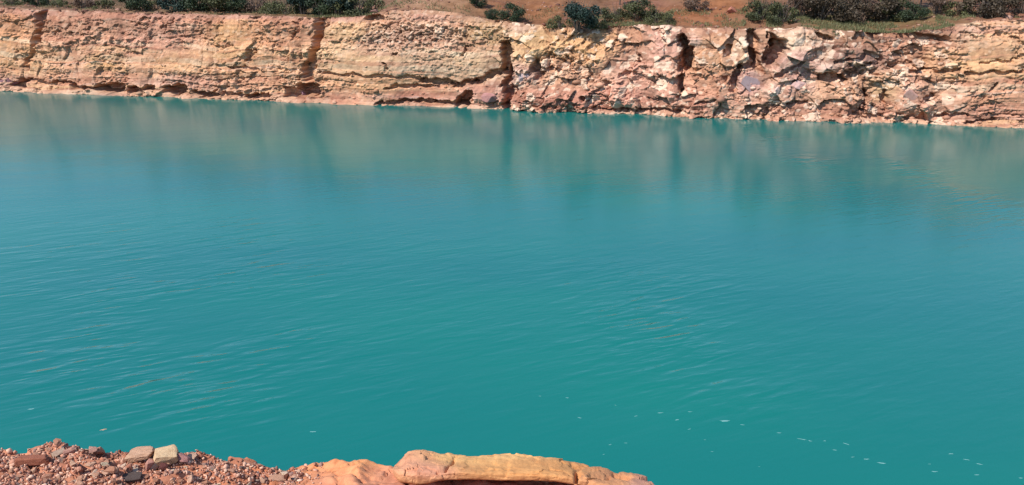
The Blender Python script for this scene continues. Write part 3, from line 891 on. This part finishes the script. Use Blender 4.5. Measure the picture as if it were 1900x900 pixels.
# rubble scattered over the lower far cliff and its foot
NB = 2600
bs = RNG.uniform(-6, SR + 6, NB)
bu = np.interp(bs, s_cols, top_u)
keep = RNG.random(NB) < np.where((bu > 940) & (bu < 1800), 1.0, 0.35)
bs = bs[keep]; NB = len(bs)
ci = np.searchsorted(s_cols, bs).clip(0, len(s_cols) - 1)
ri = np.minimum((RNG.random(NB) ** 2.2 * 70).astype(int) + 2, Z.shape[0] - 1)
bsz = np.clip(RNG.lognormal(math.log(0.075), 0.45, NB), 0.03, 0.28)
cen = np.stack([X[ri, ci], Y[ri, ci], Z[ri, ci]], -1)
jit = RNG.uniform(0.6, 1.25, (NB, len(iv), 1))
RVv = (iv[None] * jit * np.array([1.25, 0.9, 0.75]) * bsz[:, None, None] + cen[:, None]).reshape(-1, 3)
RFf = (ifc[None] + (np.arange(NB) * len(iv))[:, None, None]).reshape(-1, 3)
NH = 1500
hs = RNG.uniform(-6, SR + 6, NH); hv = RNG.uniform(0, 6, NH) ** 1.0
hx, hy = land_xy(hs, hv); hz = land_z(hs, hv)
hsz = np.clip(RNG.lognormal(math.log(0.05), 0.6, NH), 0.02, 0.25)
jit = RNG.uniform(0.6, 1.25, (NH, len(iv), 1))
HV = (iv[None] * jit * np.array([1.2, 0.9, 0.8]) * hsz[:, None, None] + np.stack([hx, hy, hz], -1)[:, None]).reshape(-1, 3)
RFf = np.concatenate([RFf, (ifc[None] + (NB * len(iv) + np.arange(NH) * len(iv))[:, None, None]).reshape(-1, 3)])
RVv = np.concatenate([RVv, HV])
me = mesh_np("rubble", RVv, RFf, cliff_mat, smooth=False)
rc = tint[ri, ci] * RNG.uniform(0.8, 1.3, (NB, 1))
hc = lin(np.array([(170, 120, 98), (150, 100, 80), (200, 156, 130), (120, 84, 68)]))[RNG.integers(0, 4, NH)] * ALB * 0.85
set_color(me, "tint", np.repeat(np.clip(np.concatenate([rc, hc]), 0, 0.8), len(iv), 0))
tag(link("rubble", me), "small fallen rubble strewn over the far cliff foot and the slope behind", "rubble", kind="stuff")

# ------------------------------------------------------------------ foam flecks and painted wave glints on the water
fm = NT("foam_glint_fleck")
fm.b.inputs["Base Color"].default_value = (0.14, 0.33, 0.31, 1)
fm.b.inputs["Roughness"].default_value = 0.6
om = NT("dead_leaf")
om.b.inputs["Base Color"].default_value = (0.42, 0.27, 0.16, 1)


def fleck_mesh(seed, m):
    r = random.Random(seed)
    n = 12
    bm = bmesh.new()
    top = []; low = []
    for i in range(n):
        a = i / n * 6.283
        q = r.uniform(0.35, 1.25)
        top.append((math.cos(a) * q, math.sin(a) * q * 0.4))
    vc = bm.verts.new((0, 0, 0.16))
    tv = [bm.verts.new((x * 0.7, y * 0.7, 0.12)) for x, y in top]
    lv = [bm.verts.new((x, y, -0.05)) for x, y in top]
    for i in range(n):
        j = (i + 1) % n
        bm.faces.new((vc, tv[i], tv[j])); bm.faces.new((tv[i], lv[i], lv[j], tv[j]))
    me = bpy.data.meshes.new("foam_glint_fleck"); bm.to_mesh(me); bm.free()
    me.polygons.foreach_set("use_smooth", np.ones(len(me.polygons), bool))
    me.materials.append(m)
    return me


fmeshes = [fleck_mesh(i, fm.m) for i in range(8)]
FL = [(1445, 803, 5, 0.1), (1488, 815, 9, 0.5), (1503, 818, 6, 0.5), (1530, 818, 6, 0), (1572, 824, 7, 0.8), (1549, 835, 7, 0.2), (1582, 848, 5, 0), (1608, 852, 9, -0.2), (1635, 859, 9, 0.3),
      (1725, 861, 5, 0), (1734, 875, 6, 0.2), (1764, 842, 7, 0), (1795, 853, 8, 0.4), (1817, 861, 7, 0.3), (1812, 881, 6, 0.1), (1409, 866, 5, 0), (1321, 838, 4, 0), (1308, 816, 3.5, 0),
      (1280, 764, 6, 0), (1256, 779, 8, -0.5), (1280, 796, 8, -0.5), (1345, 781, 11, 0), (1377, 788, 6, 0.3), (1142, 752, 6, 0.7), (1052, 738, 5, 0.3), (1002, 735, 5, 0), (1132, 825, 4, -0.5),
      (1120, 843, 4, -0.6), (1162, 822, 5, 0), (1894, 887, 5, 0), (580, 801, 7, 0), (58, 759, 9, -0.1), (1075, 775, 5, 0.4), (1180, 772, 8, -0.2), (1225, 766, 9, -0.3)]  # mostly foam; some are ripple glints modelled as pale solid pieces
for k, (px, py, wpx, a) in enumerate(FL):
    x, y = at_z(px, py)
    dist = math.hypot(x, y, CAM_H)
    o = bpy.data.objects.new("foam_glint_fleck", fmeshes[k % 8]); COL.objects.link(o)
    sz = 0.72 * wpx * dist / F_PX
    o.location = (x, y, 0.0); o.scale = (sz * rs.uniform(0.7, 1.5), sz * rs.uniform(0.45, 1.0), sz * 0.3); o.rotation_euler = (0, 0, -a + rs.uniform(-0.2, 0.2))
    tag(o, "small pale fleck among the foam and wave glints on the teal water", "foam fleck", "pale flecks floating on the lake")
x, y = at_z(193, 797)
o = bpy.data.objects.new("floating_leaf", fleck_mesh(9, om.m)); COL.objects.link(o)
o.location = (x, y, 0); o.scale = (0.085, 0.085, 0.05); o.rotation_euler = (0, 0, 0.4)
tag(o, "orange brown leaf floating on the water behind the rubble heap", "leaf")

# ------------------------------------------------------------------ vegetation above the cliff
def leaf_material(name, a, b):
    m = NT(name)
    r = m.n("ShaderNodeAttribute", attribute_name="shade").outputs["Fac"]
    c = m.mix(r, a, b)
    m.l(c, m.b.inputs["Base Color"])
    m.b.inputs["Roughness"].default_value = 0.6
    m.b.inputs["Specular IOR Level"].default_value = 0.3
    return m.m


bark = NT("bark")
bo = bark.obj()
bark.l(bark.mix(bark.noise(bark.mapping(bo, (6, 6, 1.2)), 3.0, 5, 0.7), (0.045, 0.034, 0.028), (0.15, 0.115, 0.09)), bark.b.inputs["Base Color"])
bark.b.inputs["Roughness"].default_value = 0.9


def leaves_mesh(name, clumps, n, size, mat, seed):
    r = np.random.default_rng(seed)
    cl = np.array(clumps, float)   # x,y,z,r
    w = cl[:, 3] ** 2; w /= w.sum()
    k = r.choice(len(cl), n, p=w)
    d = r.normal(size=(n, 3)); d /= np.linalg.norm(d, axis=1)[:, None]
    rad = cl[k, 3] * np.where(r.random(n) < 0.8, r.uniform(0.25, 1.0, n) ** 0.5, r.uniform(0.9, 1.6, n))
    p = cl[k, :3] + d * rad[:, None] * np.array([1, 1, 0.85])
    p[:, 2] = np.maximum(p[:, 2], 0.02)
    t = r.normal(size=(n, 3)); t /= np.linalg.norm(t, axis=1)[:, None]
    nn = d + 0.9 * r.normal(size=(n, 3)); 
    b = np.cross(nn, t); b /= np.linalg.norm(b, axis=1)[:, None] + 1e-6
    L = size * r.uniform(0.7, 1.4, n)[:, None]
    v = np.stack([p - t * L, p + b * L * 0.42, p + t * L, p - b * L * 0.42], 1).reshape(-1, 3)
    f = np.arange(n * 4).reshape(n, 4)
    me = mesh_np(name, v, f, mat, smooth=False)
    sh_ = np.clip(0.5 * r.random(n) + 0.5 * r.random(len(cl))[k], 0, 1)
    set_float(me, "shade", np.repeat(sh_, 4))
    return me


def tube(bm, path, radii, seg=7):
    rings = []
    for i, (p, r) in enumerate(zip(path, radii)):
        d = (path[min(i + 1, len(path) - 1)] - path[max(i - 1, 0)]).normalized()
        q = d.to_track_quat("Z", "Y")
        rings.append([bm.verts.new(p + q @ Vector((math.cos(a) * r, math.sin(a) * r, 0))) for a in [k / seg * 6.2832 for k in range(seg)]])
    for A_, B_ in zip(rings, rings[1:]):
        for k in range(seg):
            bm.faces.new((A_[k], A_[(k + 1) % seg], B_[(k + 1) % seg], B_[k]))
    bm.faces.new(rings[-1])


def stems_mesh(seed, n, h, spread, r0, name="stems"):
    r = random.Random(seed)
    bm = bmesh.new()
    for i in range(n):
        a = r.uniform(0, 6.28); q = r.uniform(0.2, 1) * spread
        base = Vector((math.cos(a) * 0.08 * (n > 1), math.sin(a) * 0.08 * (n > 1), -0.1))
        top = Vector((math.cos(a) * q, math.sin(a) * q, h * r.uniform(0.6, 1)))
        midp = base.lerp(top, 0.5) + Vector((r.gauss(0, 0.07), r.gauss(0, 0.07), 0.12 * h))
        tube(bm, [base, base.lerp(midp, 0.6), midp, top], [r0, r0 * 0.85, r0 * 0.6, r0 * 0.2])
    me = bpy.data.meshes.new(name); bm.to_mesh(me); bm.free()
    me.materials.append(bark.m)
    return me


def trunk_mesh(seed, h, r0):
    r = random.Random(seed)
    bm = bmesh.new()
    path = [Vector((0, 0, -0.2))]
    for i in range(1, 6):
        path.append(Vector((r.gauss(0, 0.05) * i * 0.5, r.gauss(0, 0.05) * i * 0.5, h * i / 5 * 0.85)))
    tube(bm, path, [r0 * 1.3, r0, r0 * 0.85, r0 * 0.65, r0 * 0.45, r0 * 0.2], 9)
    tips = []
    for i in range(6):
        p = path[2 + i % 3]
        a = i * 1.9 + r.uniform(-0.4, 0.4)
        e = p + Vector((math.cos(a), math.sin(a), r.uniform(0.5, 1.0))) * h * r.uniform(0.2, 0.32)
        tube(bm, [p, p.lerp(e, 0.5) + Vector((0, 0, -0.04)), e], [r0 * 0.45, r0 * 0.3, r0 * 0.1], 6)
        tips.append(e)
    me = bpy.data.meshes.new("trunk"); bm.to_mesh(me); bm.free()
    me.materials.append(bark.m)
    return me, tips, path[-1]


G_dark = leaf_material("dark_leaves", (0.014, 0.026, 0.012), (0.048, 0.068, 0.026))
G_blue = leaf_material("blue_green_leaves", (0.012, 0.026, 0.022), (0.036, 0.060, 0.042))
G_olive = leaf_material("olive_leaves", (0.060, 0.066, 0.026), (0.150, 0.150, 0.060))
G_brown = leaf_material("dry_leaves", (0.070, 0.042, 0.030), (0.190, 0.120, 0.080))
G_russet = leaf_material("russet_leaves", (0.030, 0.022, 0.014), (0.105, 0.074, 0.044))
G_mixed = leaf_material("mixed_green_leaves", (0.022, 0.028, 0.012), (0.115, 0.115, 0.045))
KIT = {}
for kind, mat, ncl, n, h, sprd in (("dark", G_dark, 11, 3800, 1.3, 0.85), ("blue", G_blue, 10, 4200, 1.3, 0.85), ("olive", G_olive, 8, 1700, 0.8, 0.8), ("brown", G_brown, 9, 1700, 1.2, 0.75), ("russet", G_russet, 12, 2800, 1.2, 0.9), ("mixed", G_mixed, 12, 2600, 1.15, 0.95)):
    for var in range(2):
        r = random.Random(len(KIT) * 17 + 3)
        cl_ = []
        for i in range(ncl):
            a = r.uniform(0, 6.28); q = math.sqrt(r.random()) * sprd
            cl_.append((math.cos(a) * q, math.sin(a) * q, r.uniform(0.12, 1.0) * h * (1 - 0.35 * q / sprd), r.uniform(0.14, 0.40)))
        KIT[(kind, var)] = (leaves_mesh("foliage", cl_, n, 0.055, mat, 300 + len(KIT)), stems_mesh(400 + len(KIT), 14, h * 1.15, sprd * 1.05, 0.02))
for kind, mat, n in (("tdark", G_dark, 8500), ("tolive", G_olive, 6000)):
    for var in range(2):
        tm, tips, tip = trunk_mesh(500 + len(KIT), 4.2, 0.10)
        r = random.Random(len(KIT))
        cl_ = [(t.x, t.y, t.z, r.uniform(0.45, 0.75)) for t in tips] + [(tip.x, tip.y, tip.z, 0.7)]
        cl_ += [(t.x * 0.8 + r.gauss(0, 0.25), t.y * 0.8 + r.gauss(0, 0.25), t.z + r.uniform(-0.5, 0.6), r.uniform(0.3, 0.5)) for t in tips]
        KIT[(kind, var)] = (leaves_mesh("crown", cl_, n, 0.075, mat, 600 + len(KIT)), tm)


def plant(px, v, kind, size, label, flat=1.0, group="shrubs along the top of the cliff"):
    s_ = float(np.interp(px, top_u, s_cols))
    # shift so that the thing stands behind the wanted place in the row even when set back
    for _ in range(4):
        x, y = land_xy(s_, v); z = float(land_z(np.array(s_), np.array(v)))
        qx, qy = project(x, y, z)
        s_ += (px - qx) * math.hypot(x, y) / F_PX
    foli, stem = KIT[(kind, rs.randint(0, 1))]
    tree = kind.startswith("t")
    o = bpy.data.objects.new("tree" if tree else "shrub", None); COL.objects.link(o)
    o.empty_display_size = 0.3
    o.location = (x, y, z - 0.03)
    o.scale = (size, size, size * flat)
    o.rotation_euler = (0, 0, rs.uniform(0, 6.28))
    link("crown" if tree else "foliage", foli, o)
    link("trunk" if tree else "stems", stem, o)
    tag(o, label, "tree" if tree else "shrub", "trees behind the clifftop" if tree else group)
    return o


VEG = [
    (25, 3.2, "olive", 1.0, "low olive shrub on the far left end of the clifftop"),
    (68, 3.6, "dark", 1.0, "thin dark shrub above the left cleft on the clifftop"),
    (112, 3.0, "olive", 0.9, "olive shrub just right of the left cleft on the clifftop"),
    (158, 3.6, "brown", 1.1, "brown shrub between two olive ones on the left clifftop"),
    (196, 3.4, "olive", 1.0, "olive shrub just left of the round dark green bush"),
    (246, 2.4, "dark", 1.35, "round dark green bush alone behind the pale clifftop path"),
    (290, 4.0, "olive", 0.9, "olive shrub between the round bush and the long thicket"),
    (335, 2.4, "blue", 1.5, "dense blackish bush at the left end of the long thicket"),
    (372, 2.8, "dark", 1.5, "broad dark bush second from the left in the thicket"),
    (402, 2.8, "mixed", 1.5, "blackish bush third from the left in the thicket"),
    (432, 3.2, "dark", 1.3, "dark bush in the thicket next to the bare gap"),
    (475, 4.0, "brown", 1.3, "dry brown shrub in the gap of the left thicket"),
    (505, 3.4, "olive", 1.0, "grey olive shrub right of the thicket gap"),
    (532, 2.8, "mixed", 1.4, "dark bush of the thicket left of the tall crease"),
    (562, 2.6, "blue", 1.4, "dark bush in the thicket just above the tall dark crease"),
    (594, 2.2, "dark", 1.4, "deep green bush right above the tall dark crease"),
    (628, 2.2, "blue", 1.5, "blackish green bush right of the tall dark crease"),
    (660, 2.6, "mixed", 1.5, "last dark bush of the thicket beside the earth mound"),
    (690, 5.0, "olive", 1.3, "olive shrub partly behind the earth mound"),
    (885, 3.0, "dark", 0.8, "small green shrub at the right end of the tan mound"),
    (912, 0.9, "dark", 0.62, "low dark shrub on the lip above the middle cleft"),
    (952, 0.9, "dark", 0.95, "dark rounded shrub on the lip right of the middle cleft"),
    (1072, -0.30, "blue", 1.6, "big blue green bush spilling over the cliff edge"),
    (1040, 0.2, "olive", 1.0, "olive shrub tucked left of the spilling blue green bush"),
    (1104, 0.9, "olive", 0.9, "green shrub tucked right of the spilling blue green bush"),
    (1142, 2.2, "mixed", 1.05, "dark shrub halfway between the spilling bush and the orange slope"),
    (1180, 2.4, "mixed", 1.3, "dark leafy bush left of the orange slope"),
    (1216, 1.8, "mixed", 1.1, "dark green shrub between the leafy bush and the orange slope"),
    (1238, 0.9, "olive", 0.6, "low olive shrub at the left foot of the orange slope"),
    (1290, 5.0, "brown", 1.0, "dry brown bush high on the orange slope"),
    (1412, 2.8, "mixed", 1.2, "dark bush right of the reddish rock on the slope"),
    (1450, 2.4, "mixed", 1.3, "dull green bush above the cream outcrop"),
    (1484, 3.4, "brown", 1.4, "reddish brown shrub above the cream outcrop"),
    (1520, 3.2, "russet", 1.6, "purplish brown bush at the left end of the right thicket"),
    (1560, 3.4, "russet", 1.7, "purplish brown bush second from the left in the right thicket"),
    (1596, 4.2, "brown", 1.4, "tangled russet shrub in the middle of the right thicket"),
    (1634, 4.4, "russet", 1.6, "purplish bush right of the tangled russet shrub"),
    (1668, 4.4, "mixed", 1.4, "dark bush behind the green shrub on the grassy slope"),
    (1690, 3.4, "dark", 0.9, "green shrub with bright leaves on the grassy slope"),
    (1738, 4.6, "brown", 1.2, "dry scrub left of the right end dark bush"),
    (1780, 4.2, "olive", 1.1, "yellowish shrub left of the right end dark bush"),
    (1828, 3.0, "russet", 1.6, "dark reddish bush near the right end of the clifftop"),
    (1852, 3.4, "russet", 1.3, "dark purplish bush touching the reddish one at the right end"),
    (1892, 5.0, "brown", 1.3, "dull red brown shrub at the right end of the clifftop"),
]
for p in VEG: plant(*p)
TREES = [(300, 6.5, "tdark", 0.49, "slim dark tree behind the left end of the thicket"), (408, 5.5, "tdark", 0.53, "dark tree rising behind the middle of the thicket"),
         (452, 6, "tolive", 0.53, "bare trunked tree behind the gap of the thicket"), (545, 5.5, "tdark", 0.53, "tree behind the thicket left of the tall crease"), (630, 5.2, "tdark", 0.56, "tree behind the thicket right of the tall crease"),
         (1150, 7.5, "tdark", 0.56, "tree behind the leafy bushes left of the orange slope"), (1430, 7, "tdark", 0.56, "tree behind the bushes right of the orange slope"),
         (1525, 5.6, "tdark", 0.66, "dark trunked tree above the cream outcrop"), (1555, 6.2, "tolive", 0.59, "twin of the dark trunked tree, slightly to its right"),
         (1632, 6.4, "tdark", 0.63, "tree behind the russet shrub in the right thicket"), (1705, 7.5, "tolive", 0.59, "tree behind the grassy slope on the right"), (1815, 7, "tdark", 0.63, "tree behind the dark reddish bush"),]
for p in TREES: plant(*p)

# small tufts growing out of the rock face
for k, (px, py, sc, label) in enumerate([(905, 62, 0.42, "yellowish weed tuft growing on the rock above the middle cleft"), (880, 50, 0.3, "small weed tuft left of the yellowish one on the rock"), (1545, 62, 0.4, "olive weed tuft hanging over the lip right of the cream outcrop")]):
    x, y, z, nx_, ny_ = cliff_point(px, py)
    o = bpy.data.objects.new("weed", None); COL.objects.link(o)
    o.location = (x, y, z - 0.15); o.scale = (sc, sc, sc)
    link("foliage", KIT[("olive", k % 2)][0], o); link("stems", KIT[("olive", k % 2)][1], o)
    tag(o, label, "weed", "weeds growing from the far rock")

# grass: blades over the bench and the right-hand slope
NGR = 56000
zone = RNG.choice(8, NGR, p=[0.18, 0.06, 0.30, 0.10, 0.06, 0.12, 0.12, 0.06])
lo = np.array([-60, 560, 1480, 1380, 1740, 1085, 1230, 680])[zone]; hi = np.array([680, 690, 1770, 1500, 1920, 1240, 1500, 1030])[zone]
gu = RNG.uniform(lo, hi)
gs_ = np.interp(gu, top_u, s_cols)
vlo = np.array([1.6, 0.6, -0.30, 1.5, 2.4, 0.3, 0.2, 0.4])[zone]; vhi = np.array([6, 5, 5.5, 4, 5, 4, 5, 4])[zone]
gv = vlo + (vhi - vlo) * RNG.random(NGR)
keep = fbm(gs_ / 1.2, gv / 0.9, 211, 3) > np.array([0.0, -0.25, -0.3, 0.0, 0.1, -0.15, 0.15, 0.2])[zone]
gs_, gv = gs_[keep], gv[keep]; n = len(gs_)
x, y = land_xy(gs_, gv); z = land_z(gs_, gv)
hgt = RNG.uniform(0.06, 0.22, n) * (0.7 + 0.6 * RNG.random(n)); wd = RNG.uniform(0.012, 0.03, n)
a = RNG.uniform(0, 6.28, n); lean = RNG.uniform(-0.6, 0.6, (n, 2)) * hgt[:, None]
b0 = np.stack([x - np.cos(a) * wd, y - np.sin(a) * wd, z - 0.03], -1)
b1_ = np.stack([x + np.cos(a) * wd, y + np.sin(a) * wd, z - 0.03], -1)
tp = np.stack([x + lean[:, 0], y + lean[:, 1], z + hgt], -1)
gm = leaf_material("dry_grass", (0.075, 0.080, 0.030), (0.20, 0.185, 0.085))
me = mesh_np("grass", np.stack([b0, b1_, tp], 1).reshape(-1, 3), np.arange(n * 3).reshape(n, 3), gm, smooth=False)
set_float(me, "shade", np.repeat(RNG.random(n), 3))
tag(link("grass", me), "dry olive grass on the clifftop bench and right slope", "grass", kind="stuff")

# ------------------------------------------------------------------ sun, sky
SUN_AZ = Vector((-0.76, -0.65, 0)).normalized()
EL = math.radians(49)
sdir = Vector((SUN_AZ.x * math.cos(EL), SUN_AZ.y * math.cos(EL), math.sin(EL)))
sd = bpy.data.lights.new("sun", "SUN")
sd.energy = 4.2
sd.angle = math.radians(0.5)
sd.color = (1.0, 0.94, 0.86)
so = bpy.data.objects.new("sun", sd); COL.objects.link(so)
so.rotation_euler = sdir.to_track_quat("Z", "Y").to_euler()
so.location = (-20, -15, 40)
w = bpy.data.worlds.new("World"); scene.world = w
w.use_nodes = True
nt = w.node_tree
sky = nt.nodes.new("ShaderNodeTexSky")
sky.sky_type = "NISHITA"
sky.sun_disc = False
sky.sun_elevation = EL
sky.sun_rotation = math.atan2(sdir.x, sdir.y)
sky.air_density = 1.0; sky.dust_density = 0.1; sky.ozone_density = 3.0
bg = nt.nodes["Background"]
bg.inputs["Strength"].default_value = 0.15
nt.links.new(sky.outputs[0], bg.inputs[0])

scene.view_settings.view_transform = "Standard"
scene.view_settings.look = "None"
scene.view_settings.exposure = 0.42
scene.view_settings.gamma = 1.0
scene.view_settings.use_curve_mapping = False
scene.render.engine = "CYCLES"
scene.cycles.use_denoising = True
scene.cycles.max_bounces = 6
scene.cycles.caustics_reflective = False
scene.cycles.caustics_refractive = False
scene.cycles.filter_width = 1.4
